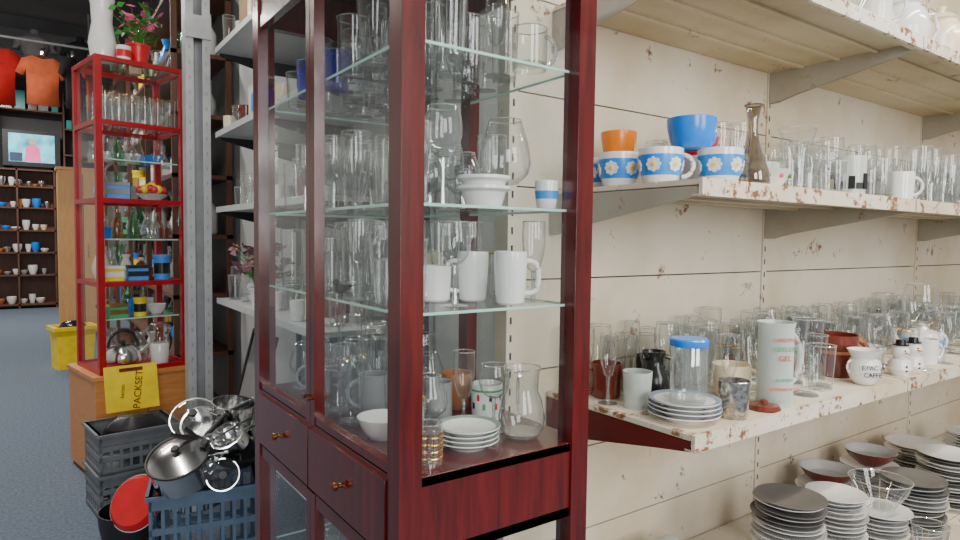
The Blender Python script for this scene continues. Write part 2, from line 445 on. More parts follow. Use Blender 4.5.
for y0, y1, yp in ((.006, .034, .016), (D-.034, D-.006, D-.016)):
    b.box((p, y0, zd), (W-p, y1, S0-.001), MAHO)
    b.box((p, y0, zt-.02), (W-p, y1, CT), MAHO); b.box((p, y0, .02), (W-p, y1, .12), MAHO)
    b.quad((p, yp, S0), (W-p, yp, S0), (W-p, yp, zt), (p, yp, zt), PANE)
    b.quad((p, yp, .1), (W-p, yp, .1), (W-p, yp, zd), (p, yp, zd), PANE)
b.box((W-.03, p, zt-.02), (W-.006, D-p, CT), MAHO); b.box((W-.03, p, zd), (W-.006, D-p, S0-.001), MAHO); b.box((W-.03, p, .02), (W-.006, D-p, .12), MAHO)
b.quad((W-.012, p, .1), (W-.012, D-p, .1), (W-.012, D-p, zt), (W-.012, p, zt), PANE)
b.box((.006, p, zt-.0), (.03, D-p, CT), MAHO); b.box((.006, p, .02), (.03, D-p, .11), MAHO)
b.box((-.015, -.015, CT), (W+.015, D+.015, CT+.03), MAHO)
b.box((.01, .01, .06), (W-.01, D-.01, .085), MAHO)
for z in (S1, S2, S3, E-.85):
    x0, x1, y0, y1 = .028, W-.03, .03, D-.03
    b.quad((x0, y0, z), (x1, y0, z), (x1, y1, z), (x0, y1, z), PANER)
    t = .0055
    for lo, hi in (((x0, y0, z-t), (x1, y0+.0015, z)), ((x0, y1-.0015, z-t), (x1, y1, z)), ((x0, y0, z-t), (x0+.0015, y1, z)), ((x1-.0015, y0, z-t), (x1, y1, z))):
        b.box(lo, hi, GEDGE)
    for yy in (y0, ym, y1):
        for xx in (x0, x1):
            b.tube([(xx-.004, yy, z-.009), (xx+.004, yy, z-.009)], .003, BRASS, 6)
b.done('display_cabinet', (X0, Y0, 0), bevel=.0015)

occ = [(.715, 1.055, .068), (.846, 1.035, .045), (.603, 1.015, .026), (.86, 1.19, .040), (.855, 1.31, .040), (.755, 1.23, .032), (.60, 1.20, .057)]
plates('saucer_stack', (.715, 1.055, S0), .066, 4, WHITE, pm('saucer_pattern', (.25, .32, .26), .3), .009)
bb = B(); bb.lathe([(0, .006), (.030, .004), (.032, 0), (.046, .02), (.050, .045), (.043, .08), (.034, .10), (.035, .135), (.039, .15)], GL, seg=24)
bb.ring(.039, .0015, RIM, (0, 0, .15)); bb.lathe([(0, .014), (.042, .014)], BASE); bb.handle(.036, .04, .125, .025, .004, RIM, R(60)); bb.done('glass_jug', (.843, 1.04, S0))
bb = B(); bb.lathe([(0, .004), (.022, .002), (.024, 0), (.024, .075)], BASE, seg=20)
for k in range(9): bb.ring(.0248, .0011, GOLD if k % 2 else BROWN, (0, 0, .006+k*.0065), 20, ts=4)
for k in range(14):
    a = k*math.pi/7; bb.tube([(.0248*math.cos(a), .0248*math.sin(a), .003), (.0248*math.cos(a), .0248*math.sin(a), .06)], .0008, GOLD, 4)
bb.ring(.024, .001, RIM, (0, 0, .075), 20, ts=4); bb.done('patterned_shot_glass', (.603, 1.015, S0))
bb = mugB(.085, .037, WHITE, rb=.034, handle=False, band=(.070, .074, PGREEN))
for k in range(16):
    a = k*.3927; zz = .03+.02*(k % 2)
    bb.box((.0350, -.003, zz), (.0372, .003, zz+.014), (RED, PGREEN, BLACK)[k % 3], Matrix.Rotation(a, 4, 'Z'))
bb.done('printed_mug', (.86, 1.19, S0))
mug('terracotta_cup', (.855, 1.31, S0), .09, .038, TERRA, rb=.028, handle=False)
mugB(.095, .030, GRAYM, rb=.03, handle=False).done('grey_ceramic_cup', (.755, 1.23, S0))
bb = B(); bb.lathe([(0, .003), (.03, .002), (.03, 0), (.045, .02), (.055, .045), (.0525, .045), (.043, .022), (.028, .006), (0, .006)], WHITE, seg=28); bb.done('white_bowl', (.60, 1.20, S0))
mug('mug', (.655, 1.36, S0), .10, .036, GRAYM, ang=2.5)
mug('mug', (.62, 1.62, S0), .09, .036, GRAYM, ang=2.5); occ.append((.62, 1.62, .05)); occ.append((.655, 1.36, .05))
CT_SPECS = [q for q in SPECS if q[0] != 'flared']
fill(.545, .91, 1.0, 1.76, S0, 40, occ, CT_SPECS)
# shelf S1
occ = [(.800, 1.03, .045), (.682, 1.055, .032)]
mug('tall_mug', (.800, 1.03, S1), .108, .034, WHITE, rb=.029, ang=R(-25), hs=.9, sq=.6, th=.0055)
mug('tall_mug', (.775, 1.13, S1), .105, .034, WHITE, rb=.029, ang=R(160), hs=.9, sq=.6); occ.append((.775, 1.13, .045))
glass('wine', .682, 1.055, S1, .165, .030)
mug('mug', (.70, 1.16, S1), .075, .034, WHITE, ang=R(200)); occ.append((.70, 1.16, .045))
glass('tumbler', .60, 1.20, S1, .13, .034); occ.append((.60, 1.20, .036))
mug('printed_mug', (.86, 1.42, S1), .10, .038, CREAM, band=(.03, .06, PGREEN), ang=2); occ.append((.86, 1.42, .05)); occ.append((.56, 1.33, .03))
fill(.545, .91, 1.0, 1.76, S1, 40, occ, [q for q in CT_SPECS if q[1] < .18])
bb = B(); bb.ball((0, 0, .018), .014, BLACK, sz=.8); bb.ball((-.014, 0, .032), .008, BLACK); bb.tube([(-.02, 0, .032), (-.03, 0, .030)], [.003, .0005], BLACK, 6); bb.tube([(.01, 0, .02), (.034, 0, .028)], [.007, .002], BLACK, 6); bb.tube([(0, .003, .006), (0, .003, 0)], .002, BLACK, 5)
bb.done('bird_figurine', (.56, 1.33, S1), R(-60))
# shelf S2
occ = [(.745, 1.05, .055), (.835, 1.10, .056), (.655, 1.06, .04), (.885, 1.02, .027)]
bb = B()
for k in range(2):
    z = k*.02
    bb.lathe([(0, z+.003), (.034, z+.002), (.036, z), (.044, z+.03), (.054, z+.036), (.054, z+.042), (.050, z+.042), (.036, z+.032), (.032, z+.006), (0, z+.006)], WHITE, seg=28)
bb.done('white_ramekin_stack', (.745, 1.05, S2))
glass('snifter', .835, 1.10, S2, .19, .056)
glass('wine', .655, 1.06, S2, .19, .037)
mug('blue_pattern_cup', (.885, 1.02, S2), .06, .025, WHITE, rb=.02, handle=False, band=(.022, .038, BAND))
fill(.545, .91, 1.0, 1.76, S2, 42, occ, CT_SPECS)
# shelf S3
occ = [(.845, 1.035, .055), (.66, 1.05, .038), (.75, 1.10, .042)]
glass('gmug', .845, 1.035, S3, .085, .036, rot=R(-20))
bb = B(); bb.lathe([(0, .004), (.03, .003), (.031, 0), (.035, .13)], GL, seg=20)
for k in range(16):
    a = k*math.pi/8; bb.tube([(.0315*math.cos(a), .0315*math.sin(a), .005), (.0352*math.cos(a), .0352*math.sin(a), .128)], .0012, RIM if k % 2 else BLACK, 4)
bb.done('striped_glass', (.66, 1.05, S3))
glass('gmug', .75, 1.11, S3, .10, .034, rot=2)
for xx, yy in ((.60, 1.45), (.58, 1.58)):
    glass('tumbler', xx, yy, S3, .09, .032, BLUEG); occ.append((xx, yy, .036))
fill(.545, .91, 1.0, 1.76, S3, 36, occ, CT_SPECS)
occ = []
fill(.545, .91, 1.0, 1.76, .086, 6, occ); occ = []; fill(.545, .91, 1.0, 1.76, E-.85, 12, occ)

# ------------------------------------------------------------------ LOWER SHELF CONTENT
occ = []
def O(x, y, r): occ.append((x, y, r))
plates('plate_stack', (1.195, .895, LOW), .080, 4, WHITE, pm('blue_line', (.25, .33, .45), .3), .010); O(1.195, .895, .082)
b = B(); b.lathe([(0, .006), (.036, .004), (.038, 0), (.040, .006), (.0405, .125), (.037, .132)], BASE, seg=28)
b.lathe([(0, .012), (.038, .012)], RIM); b.lathe([(.0415, .126), (.0425, .128), (.0425, .140), (.040, .143), (0, .143), ], BLUE, seg=32); b.lathe([(.0415, .126), (0, .127)], BLUE)
b.done('lidded_glass_jar', (1.205, .895, LOW+.030+.009))
b = B(); b.lathe([(0, .004), (.028, .003), (.030, 0), (.032, .003), (.035, .084), (.034, .085), (.031, .012), (0, .012)], pm('silver_etched', (.5, .48, .45), .22, .85, var=.6, scale=90), seg=28)
b.done('etched_tumbler', (1.305, .845, LOW)); O(1.305, .845, .037)
b = B(); b.lathe([(0, .002), (.036, 0), (.039, .004), (.034, .012), (.012, .015), (.008, .022), (0, .024)], BROWN); b.done('brown_pot_lid', (1.428, .845, LOW)); O(1.428, .845, .037)
b = B(); b.lathe([(0, .012), (.038, .010), (.041, 0), (.043, .006), (.041, .05), (.041, .19), (.044, .205), (.041, .205), (.038, .19), (.038, .05), (.037, .02), (0, .018)], FROST, seg=28)
b.handle(.040, .05, .175, .035, .007, FROST, R(-20))
o = b.done('frosted_beer_mug', (1.488, .855, LOW)); O(1.488, .855, .06)
for i, (t_, m_, s_) in enumerate((('CHRISTMAS', DKRED, .013), ('OEFLUM', PGREEN, .016), ('GEL', DKRED, .018), ('FLUMSER', PGREEN, .011), ('WEIHNACHTEN', DKRED, .0105))):
    text(t_, s_, m_, o, (-.0435*math.sin(R(29)), -.0435*math.cos(R(29)), .165-.022*i-(.03 if i > 2 else 0)), (R(90), 0, R(-29)))
mug('cream_mug', (1.475, .965, LOW), .085, .048, CREAM, rb=.036, ang=R(-40)); O(1.475, .965, .052)
mug('brown_mug', (1.195, 1.135, LOW), .088, .040, BROWN, ang=R(150)); O(1.195, 1.135, .045)
b = B(); b.lathe([(0, .004), (.028, .003), (.030, 0), (.035, .088), (.033, .088), (.028, .01), (0, .008)], FROST, seg=24); b.done('frosted_tumbler', (1.18, 1.02, LOW)); O(1.18, 1.02, .037)
b = B(); b.lathe([(0, .002), (.030, 0), (.040, .012), (.045, .038), (.040, .065), (.026, .085), (.024, .105), (.030, .122), (.027, .122), (.020, .105), (.022, .085), (.03, .06), (0, .02)], BLACK, seg=28)
b.handle(.030, .045, .108, .026, .005, BLACK, R(-35)); b.tube([(-.022, 0, .112), (-.036, 0, .124)], [.009, .004], BLACK, 8)
b.done('black_pitcher', (1.28, 1.055, LOW)); O(1.28, 1.055, .05)
b = B(); b.lathe([(0, .003), (.035, .001), (.055, .02), (.062, .05), (.056, .075), (.052, .075), (.056, .05), (.03, .01), (0, .008)], WHITE); b.lathe([(.054, .076), (.04, .088), (.012, .094), (.012, .104), (0, .108)], WHITE); b.tube([(.055, 0, .035), (.08, 0, .05), (.095, 0, .078)], [.012, .008, .006], WHITE, 8, Matrix.Rotation(R(200), 4, 'Z'))
b.handle(.056, .02, .065, .025, .005, WHITE, R(20)); b.done('white_teapot', (1.53, 1.15, LOW)); O(1.53, 1.15, .075)
mug('pottery_mug', (1.985, .95, LOW), .125, .060, BROWN, rb=.054, ang=R(-35), band=(.07, .078, TERRA)); O(1.985, .95, .075)
b = B(); b.lathe([(0, .003), (.024, .001), (.034, .012), (.042, .035), (.038, .065), (.033, .075), (.045, .098), (.042, .098), (.03, .076), (.036, .06), (0, .015)], WHITE, seg=28)
b.handle(.036, .03, .068, .014, .003, WHITE, R(-35)); b.handle(.036, .03, .068, .014, .003, WHITE, R(145))
o = b.done('lettered_sugar_bowl', (1.93, .845, LOW)); O(1.93, .845, .052)
for i, t_ in enumerate(('E.PAC A', 'CAFFE')):
    text(t_, .018, BLACK, o, (-.043*math.sin(R(35)), -.043*math.cos(R(35)), .052-.02*i), (R(90), 0, R(-35)))
for x, y in ((2.155, .842), (2.245, .842)):
    b = B(); b.lathe([(0, 0), (.024, 0), (.034, .020), (.028, .046), (.016, .052), (.024, .064), (.025, .078), (.016, .092), (0, .096)], WHITE, seg=18)
    b.lathe([(.022, .091), (.022, .094), (.014, .094), (.013, .108), (0, .109)], BLACK, seg=14); b.lathe([(.022, .091), (0, .091)], BLACK, seg=14)
    for dz in (.018, .031): b.ball((-.020, -.027, dz), .003, BLACK, 6)
    for dx in (-.006, .008): b.ball((-.014+dx*.8, -.021+abs(dx)*.1, .078), .0026, BLACK, 6)
    b.tube([(-.013, -.020, .071), (-.021, -.033, .069)], [.0035, .0005], ORANGE, 6)
    b.done('snowman_figurine', (x, y, LOW)); O(x, y, .034)
glass('wine', 2.33, .86, LOW, .27, .050); O(2.33, .86, .05)
glass('pilsner', 1.655, .865, LOW, .20, .038); O(1.655, .865, .04)
glass('pilsner', 1.60, .98, LOW, .21, .038); O(1.60, .98, .04)
glass('tumbler', 1.76, .88, LOW, .12, .036); O(1.76, .88, .04)
mug('white_mug', (2.43, .88, LOW), .085, .042, WHITE, ang=R(-35)); O(2.43, .88, .05)
mug('brown_mug', (2.16, 1.0, LOW), .10, .045, TERRA, ang=R(-35)); O(2.16, 1.0, .055)
mug('brown_mug', (1.83, 1.03, LOW), .10, .042, BROWN, ang=R(-35)); O(1.83, 1.03, .052)
b = B(); b.lathe([(0, .002), (.03, 0), (.05, .012), (.062, .04), (.06, .045), (.05, .02), (0, .008)], WHITE); b.done('scalloped_white_bowl', (2.36, 1.03, LOW)); O(2.36, 1.03, .065)
glass('wine', 1.72, 1.02, LOW, .21, .04); O(1.72, 1.02, .042)
b = B(); b.lathe([(0, .003), (.04, .001), (.062, .025), (.068, .055), (.058, .085), (.03, .095), (0, .097)], WHITE); b.lathe([(.066, .035), (.0688, .055), (.0655, .065)], BAND); b.lathe([(.02, .096), (.012, .105), (.014, .112), (0, .118)], WHITE)
b.tube([(-.06, 0, .04), (-.09, 0, .055), (-.105, 0, .09)], [.013, .009, .007], WHITE, 8, Matrix.Rotation(R(-35), 4, 'Z')); b.handle(.062, .025, .08, .03, .006, WHITE, R(-35)); b.done('painted_teapot', (2.60, .95, LOW)); O(2.60, .95, .10)
SM = [('tumbler', .13, .031), ('tumbler', .15, .031), ('wine', .165, .033), ('flute', .19, .024), ('pilsner', .17, .032), ('wine', .18, .033), ('gmug', .12, .030), ('flute', .17, .022)]
CH = (WHITE, CREAM, BROWN, TERRA, BLACK, WHITE)
fill(1.12, 1.60, 1.06, 1.255, LOW, 45, occ, SM, 500, china=.06, chs=CH)
fill(1.30, 2.4, .90, 1.255, LOW, 120, occ, [q for q in SPECS+SM if q[1] <= .2], tries=350, china=.07, chs=CH)
fill(2.3, 3.6, .81, 1.255, LOW, 110, occ, tries=250, china=.1, chs=CH)

# ------------------------------------------------------------------ UPPER SHELF CONTENT
occ = []
def flower_cup(x, y, ang=None, hs=1., h=.080, r=.050):
    rb = r*.76
    bb = mugB(h, r, WHITE, rb=rb, handle=ang is not None, band=(h*.24, h*.80, BAND), ang=ang or 0, hs=hs, th=.005)
    z = h*.52; rz = rb+(r-rb)*(.5+.5*(z-h*.35)/(h*.4))
    for k in range(6):
        a = 2*math.pi*k/6+.35
        M = Matrix.Rotation(a, 4, 'Z') @ Matrix.Translation((rz+.0022, 0, z)) @ Matrix.Rotation(R(99), 4, 'Y')
        for q in range(8):
            g = q*2*math.pi/8
            bb.lathe([(.0052, -.004), (.0052, .0), (0, .0008)], WHITE, (.0115*math.cos(g), .0115*math.sin(g), -abs(math.sin(g))*.0012), 8, M)
        bb.lathe([(.0085, -.003), (.0085, .0002), (0, .0010)], WHITE, (0, 0, 0), 12, M)
        bb.lathe([(.0048, -.001), (.0046, .0018), (0, .0028)], YEL, (0, 0, 0), 10, M)
    O(x, y, r+.004)
    return bb.done('flower_cup', (x, y, UP))
flower_cup(1.165, .955, R(-55)); flower_cup(1.27, .875); flower_cup(1.155, 1.07); flower_cup(1.20, 1.18)
mug('orange_cup', (1.205, 1.12, UP+.080), .062, .044, ORANGE, rb=.034, handle=False)
mug('blue_mug', (1.222, .918, UP+.0805), .068, .054, BLUE, rb=.042, ang=R(-10))
b = B(); b.lathe([(0, .003), (.025, .001), (.045, .025), (.052, .045), (.049, .045), (.04, .025), (0, .008)], RED); b.done('red_bowl', (1.335, .985, UP+.078))
b = B()
for k in range(2): b.lathe([(0, .003), (.03, .001), (.04, .03), (.043, .05), (.04, .05), (.036, .03), (0, .008)], WHITE, (0, 0, k*.028))
b.done('white_ramekin_stack', (1.335, .985, UP)); O(1.335, .985, .053)
b = B(); b.lathe([(0, .006), (.030, .004), (.036, 0), (.040, .008), (.038, .03), (.028, .062), (.016, .095), (.011, .125), (.0115, .15), (.017, .178), (.020, .182)], SMOKE, seg=24)
b.ring(.0195, .0015, SMOKE, (0, 0, .182)); b.lathe([(0, .012), (.036, .012)], SMOKE); b.done('smoked_glass_vase', (1.345, .845, UP)); O(1.345, .845, .042)
b = B(); b.lathe([(0, .003), (.028, .001), (.045, .02), (.058, .045), (.055, .045), (.043, .022), (0, .008)], WHITE)
for k in range(10):
    a = k*.628; b.ball((.050*math.cos(a), .050*math.sin(a), .03), .006, PINK if k % 2 else GREEN, 6)
b.done('flowered_bowl', (1.45, .872, UP)); O(1.45, .872, .06)
glass('flared', 1.56, .86, UP, .155, .045); O(1.56, .86, .047)
b = B(); b.lathe([(0, .004), (.04, .003), (.042, 0), (.05, .03), (.053, .08), (.051, .08), (.045, .01), (0, .009)], FROST, seg=10); b.done('plastic_cup', (1.575, .97, UP)); O(1.575, .97, .055)
glass('flared', 1.68, .90, UP, .14, .042); O(1.68, .90, .044)
b = mugB(.11, .038, FROST, rb=.036, handle=False)
for k in range(12):
    a = k*math.pi/6; hh = random.uniform(.015, .045)
    b.box((.0365, -.008, .02), (.0396, .008, .02+hh), BLACK, Matrix.Rotation(a, 4, 'Z'))
b.done('castle_print_glass', (1.85, .865, UP)); O(1.85, .865, .042)
glass('wine', 1.94, .88, UP, .15, .042); O(1.94, .88, .044)
glass('gmug', 2.05, .88, UP, .12, .04); O(2.05, .88, .05)
mug('white_mug', (2.12, .85, UP), .085, .038, WHITE, ang=R(-50)); O(2.12, .85, .05)
fill(1.38, 3.6, .81, 1.25, UP, 180, occ, tries=250, china=.05)

# ------------------------------------------------------------------ TOP SHELF CONTENT
occ = []
for x, y, r_, h_ in ((1.62, .87, .06, .09), (1.80, .885, .08, .13), (1.74, 1.05, .07, .11)):
    glass('bowl', x, y, TOP, h_, r_); O(x, y, r_+.002)
def teapot(name, x, y, m_, q, rz):
    b = B(); M = Matrix.Scale(q, 4)
    b.lathe([(0, .004), (.045, .002), (.065, .03), (.075, .08), (.062, .13), (.045, .15), (.045, .155), (.05, .16), (.03, .178), (.01, .185), (.014, .2), (0, .206)], m_, seg=32, mtx=M)
    b.tube([Vector(v)*q for v in ((-.068, 0, .13), (-.10, 0, .135), (-.118, 0, .09), (-.10, 0, .05), (-.07, 0, .045))], .007*q, m_, 10)
    b.tube([Vector(v)*q for v in ((.06, 0, .06), (.10, 0, .09), (.125, 0, .14))], [.02*q, .013*q, .009*q], m_, 10)
    b.done(name, (x, y, TOP), rz); O(x, y, .12*q)
teapot('cream_teapot', 2.58, .93, CREAM, 1.1, R(120)); teapot('white_teapot', 2.27, .92, WHITE, 1.0, R(150)); teapot('white_teapot', 2.02, .92, WHITE, .85, R(160))
mug('white_mug', (1.92, .85, TOP), .11, .042, WHITE, ang=R(-60)); O(1.92, .85, .048)
mug('cream_mug', (1.96, 1.12, TOP), .12, .045, CREAM, ang=R(-60)); O(1.96, 1.12, .06)
mug('white_mug', (1.50, .86, TOP), .09, .045, WHITE, ang=R(-60)); O(1.50, .86, .052)
teapot('cream_teapot', 2.85, .95, WHITE, 1.1, R(170))
fill(1.15, 3.2, .81, 1.25, TOP, 50, occ, china=.35)

# ------------------------------------------------------------------ BOTTOM SHELF: PLATES
def pstack(x, y, r, n, mats):
    b = B()
    for i in range(n):
        z = i*.0125; rr = r*random.choice((1, 1, .93, .97)); j = (random.uniform(-.007, .007), random.uniform(-.007, .007), z)
        mm = mats[(i*7+i//3) % len(mats)]
        b.lathe([(0, .003), (rr*.55, .003), (rr*.58, 0), (rr*.64, .004), (rr*.9, .013), (rr, .0165), (rr, .0185), (rr*.9, .0165), (rr*.6, .0075), (0, .0065)], mm, j, 30)
    b.done('plate_stack', (x, y, BOT))
pstack(1.66, .90, .092, 22, [WHITE, WHITE, GRP, WHITE, DKP]); pstack(1.89, .89, .082, 19, [WHITE, GRP, WHITE, GRP])
pstack(2.57, 1.09, .10, 10, [WHITE, GRP, WHITE]); pstack(2.97, 1.08, .11, 11, [WHITE, WHITE, GRP]); pstack(2.40, .88, .095, 14, [WHITE, GRP, DKP])
pstack(1.52, .79, .070, 11, [WHITE, WHITE, DKP]); pstack(2.10, .86, .085, 12, [WHITE, GRP]); pstack(2.75, .90, .10, 15, [WHITE, DKP]); pstack(2.27, 1.10, .10, 9, [GRP, WHITE]); pstack(3.3, 1.0, .1, 12, [WHITE])
for nm, loc, q, m_, m2 in (('dark_red_bowl', (2.57, 1.09, BOT+10*.0125+.004), 1.1, BROWN, GRP), ('dark_red_bowl', (2.27, 1.10, BOT+9*.0125+.004), 1.1, BROWN, GRP)):
    b = B(); b.lathe([(0, .003), (.035*q, .001), (.065*q, .025*q), (.08*q, .05*q)], m_); b.lathe([(.08*q, .05*q), (.077*q, .05*q), (.06*q, .025*q), (0, .01)], m2); b.done(nm, loc)
glass('bowl', 2.10, .86, BOT+12*.0125+.005, .09, .085); glass('bowl', 1.28, .80, BOT, .05, .07); glass('bowl', 1.33, .98, BOT, .06, .08); glass('bowl', 2.19, .755, BOT, .12, .05)
b = B(); b.lathe([(0, 0), (.05, .0), (.055, .02), (.055, .20), (.02, .215), (0, .22)], FROST, mtx=Matrix.Rotation(R(90), 4, 'Y')); b.done('white_glass_shade', (1.30, 1.15, BOT+.056))

# ------------------------------------------------------------------ RED VITRINE + BASE
RX, RY, RA = .313, 4.23, R(11)
def RC(x, y, z): return (RX+x*math.cos(RA)-y*math.sin(RA), RY+x*math.sin(RA)+y*math.cos(RA), z)
b = B(); b.box((-.03, -.02, .03), (.53, .52, .605), OAK); b.box((-.04, -.03, .605), (.54, .53, .63), OAK); b.box((-.02, .0, 0), (.52, .50, .03), DWOOD)
b.box((.248, -.024, .06), (.252, -.019, .59), DWOOD)
b.done('beech_base_cabinet', (RX, RY, 0), RA, bevel=.002)
RZ = [.63, 1.17, 1.655, 2.10, 2.46]
b = B(); w, d, p = .50, .46, .036
for x in (0, w-p):
    for y in (0, d-p): b.box((x, y, .63), (x+p, y+p, 2.46), REDP)
for z in RZ:
    hh = .028; z0 = z if z < 1 else z-hh
    b.box((p, 0, z0), (w-p, p*.7, z0+hh), REDP); b.box((p, d-p*.7, z0), (w-p, d, z0+hh), REDP)
    b.box((0, p, z0), (p*.7, d-p, z0+hh), REDP); b.box((w-p*.7, p, z0), (w, d-p, z0+hh), REDP)
    if z > 1: b.quad((p, p, z), (w-p, p, z), (w-p, d-p, z), (p, d-p, z), PANE)
b.box((.01, .01, .632), (w-.01, d-.01, .645), REDP)
b.quad((p, .01, .66), (w-p, .01, .66), (w-p, .01, 2.44), (p, .01, 2.44), PANER)
b.quad((.01, p, .66), (.01, d-p, .66), (.01, d-p, 2.44), (.01, p, 2.44), PANER)
b.box((w-.055, -.006, 1.5), (w-.04, .0, 1.56), STEEL)
b.done('red_display_vitrine', (RX, RY, 0), RA, bevel=.001)
for i in range(6):
    for j in range(3):
        x, y, z = RC(.07+i*.072, .07+j*.12, 2.10); glass('goldrim', x, y, z, .17, .034)
def knick(kind, loc, rot, s=1.):
    b = B(); M = Matrix.Scale(s, 4); c1 = random.choice((WHITE, CREAM, BLUE, TEAL, GRAYM, BROWN, WHITE, FROST)); c2 = random.choice((RED, YEL, BLUE, ORANGE, PGREEN, WHITE, LABEL, BOX, GRAYM)); c3 = random.choice((WHITE, GOLD, YEL, BLACK))
    if kind == 'box':
        b.box((-.045, -.035, 0), (.045, .035, .06), c2, M); b.box((-.047, -.037, .06), (.047, .037, .075), c3, M); b.box((-.046, -.036, .02), (.046, -.0352, .045), c3, M); nm = 'gift_box'
    elif kind == 'vase':
        b.lathe([(0, 0), (.03, 0), (.045, .05), (.03, .10), (.018, .13), (.028, .16), (.024, .16), (.014, .13), (.02, .1), (0, .02)], c1, seg=18, mtx=M); nm = 'ceramic_vase'
    elif kind == 'gvase':
        b.lathe([(0, .006), (.03, .004), (.032, 0), (.045, .05), (.03, .10), (.02, .13), (.032, .17)], random.choice((GL, GL, GREENG, BASE)), seg=18, mtx=M); nm = 'glass_vase'
    elif kind == 'fruit':
        b.lathe([(0, .002), (.04, 0), (.085, .035), (.082, .035), (0, .01)], WHITE, mtx=M)
        for k in range(18):
            a = k*2.4; q = .0155*math.sqrt(k); b.ball((q*math.cos(a)*s, q*math.sin(a)*s, (.055+.03*(1-q*15))*s), .021*s, RED if k % 2 else YEL, 8)
        nm = 'bowl_of_artificial_fruit'
    elif kind == 'bowl':
        b.lathe([(0, .002), (.03, 0), (.05, .03), (.06, .06), (.057, .06), (.045, .03), (0, .01)], c1, seg=20, mtx=M); nm = 'small_bowl'
    elif kind == 'tin':
        b.lathe([(0, 0), (.038, 0), (.038, .11), (.041, .11), (.041, .125), (0, .127)], c2, mtx=M); b.lathe([(.0386, .03), (.0386, .085)], c3, mtx=M); nm = 'round_tin'
    elif kind == 'cup':
        b = mugB(.08*s, .037*s, c1, ang=random.uniform(0, 6)); nm = 'coffee_cup'
    elif kind == 'figure':
        b.lathe([(0, 0), (.028, 0), (.030, .03), (.018, .08), (.022, .10), (.010, .115)], c1, seg=14, mtx=M); b.ball((0, 0, .13*s), .018*s, CREAM, 10); b.tube([(.018*s, 0, .10*s), (.04*s, 0, .07*s), (.03*s, 0, .05*s)], .006*s, c1, 6); b.tube([(-.018*s, 0, .10*s), (-.04*s, 0, .07*s), (-.03*s, 0, .05*s)], .006*s, c1, 6)
        b.lathe([(.022, .138), (.020, .142), (.010, .155), (0, .157)], BROWN, seg=12, mtx=M); nm = 'porcelain_figurine'
    elif kind == 'bottle':
        b.lathe([(0, 0), (.03, 0), (.034, .01), (.034, .10), (.013, .14), (.013, .19), (.016, .19), (0, .19)], random.choice((BROWN, GREENG, AMBER, WHITE, BASE)), seg=16, mtx=M); nm = 'bottle'
    elif kind == 'kettle':
        b.lathe([(0, .002), (.065, 0), (.078, .03), (.07, .07), (.045, .095), (0, .10)], STEEL, seg=28, mtx=M); b.ball((0, 0, .108*s), .011*s, BLKP); b.tube([(.06*s, 0, .05*s), (.09*s, 0, .075*s), (.105*s, 0, .095*s)], [.014*s, .010*s, .008*s], STEEL, 10)
        b.tube([(.06*s*math.cos(t_), 0, (.085+.075*math.sin(t_))*s) for t_ in [math.pi*i/10 for i in range(11)]], .006*s, BLKP, 8); nm = 'steel_kettle'
    elif kind == 'jug':
        b.lathe([(0, .002), (.04, 0), (.045, .09), (.04, .10), (0, .10)], WHITE, mtx=M); b.lathe([(.04, .10), (.045, .14), (.06, .17), (.05, .19), (.03, .20), (0, .21)], GL, mtx=M); b.handle(.045, .06, .18, .04, .006, BLKP, R(20)); nm = 'coffee_pot'
    else:
        b.lathe([(0, .002), (.05, 0), (.09, .02), (.088, .024), (0, .01)], random.choice((GREENG, WHITE)), mtx=M); nm = 'shallow_dish'
    b.done(nm, loc, rot)
KR = dict(box=.055, vase=.045, gvase=.045, fruit=.085, bowl=.06, tin=.042, cup=.05, figure=.04, bottle=.035, jug=.065, dish=.09, kettle=.09)
def kfill(place_fn, w0, w1, d0, d1, z, fixed, n, kinds, s=1.2):
    oc = []
    for k, x, y, sc in fixed: knick(k, place_fn(x, y, z), random.uniform(-.3, .3), sc); oc.append((x, y, KR[k]*sc))
    for _ in range(n):
        for _t in range(80):
            k = random.choice(kinds); sc = s*random.uniform(.8, 1.15); r = KR[k]*sc; x = random.uniform(w0+r, w1-r); y = random.uniform(d0+r, d1-r)
            if all((x-a)**2+(y-c)**2 > (r+q)**2 for a, c, q in oc):
                knick(k, place_fn(x, y, z), random.uniform(-.5, .5), sc); oc.append((x, y, r)); break
kfill(RC, .04, .46, .04, .42, 1.656, [('fruit', .34, .13, 1.1), ('box', .15, .11, 1.3)], 9, ['bowl', 'gvase', 'gvase', 'cup'], 1.1)
kfill(RC, .04, .46, .04, .42, 1.171, [('box', .10, .09, 1.2), ('box', .24, .10, 1.2), ('tin', .38, .09, 1.2)], 10, ['gvase', 'figure', 'cup', 'bowl', 'vase'], 1.1)
kfill(RC, .04, .46, .04, .42, .646, [('jug', .37, .12, 1.25), ('kettle', .17, .15, 1.35)], 9, ['bowl', 'vase', 'bottle', 'gvase'], 1.2)
b = B(); b.quad((.04, .04, .95), (.46, .04, .95), (.46, .42, .95), (.04, .42, .95), PANE); b.box((.04, .04, .942), (.46, .046, .95), GEDGE); b.done('vitrine_glass_shelf', (RX, RY, 0), RA)
kfill(RC, .04, .46, .04, .42, .951, [('box', .12, .09, 1.1), ('tin', .25, .09, .9)], 9, ['box', 'gvase', 'bowl', 'cup', 'dish'], 1.)
b = B(); b.quad((.04, .04, 1.42), (.46, .04, 1.42), (.46, .42, 1.42), (.04, .42, 1.42), PANE); b.box((.04, .04, 1.412), (.46, .046, 1.42), GEDGE); b.done('vitrine_glass_shelf', (RX, RY, 0), RA)
kfill(RC, .04, .46, .04, .42, 1.421, [], 12, ['bowl', 'cup', 'gvase', 'bottle', 'dish', 'gvase'], 1.)
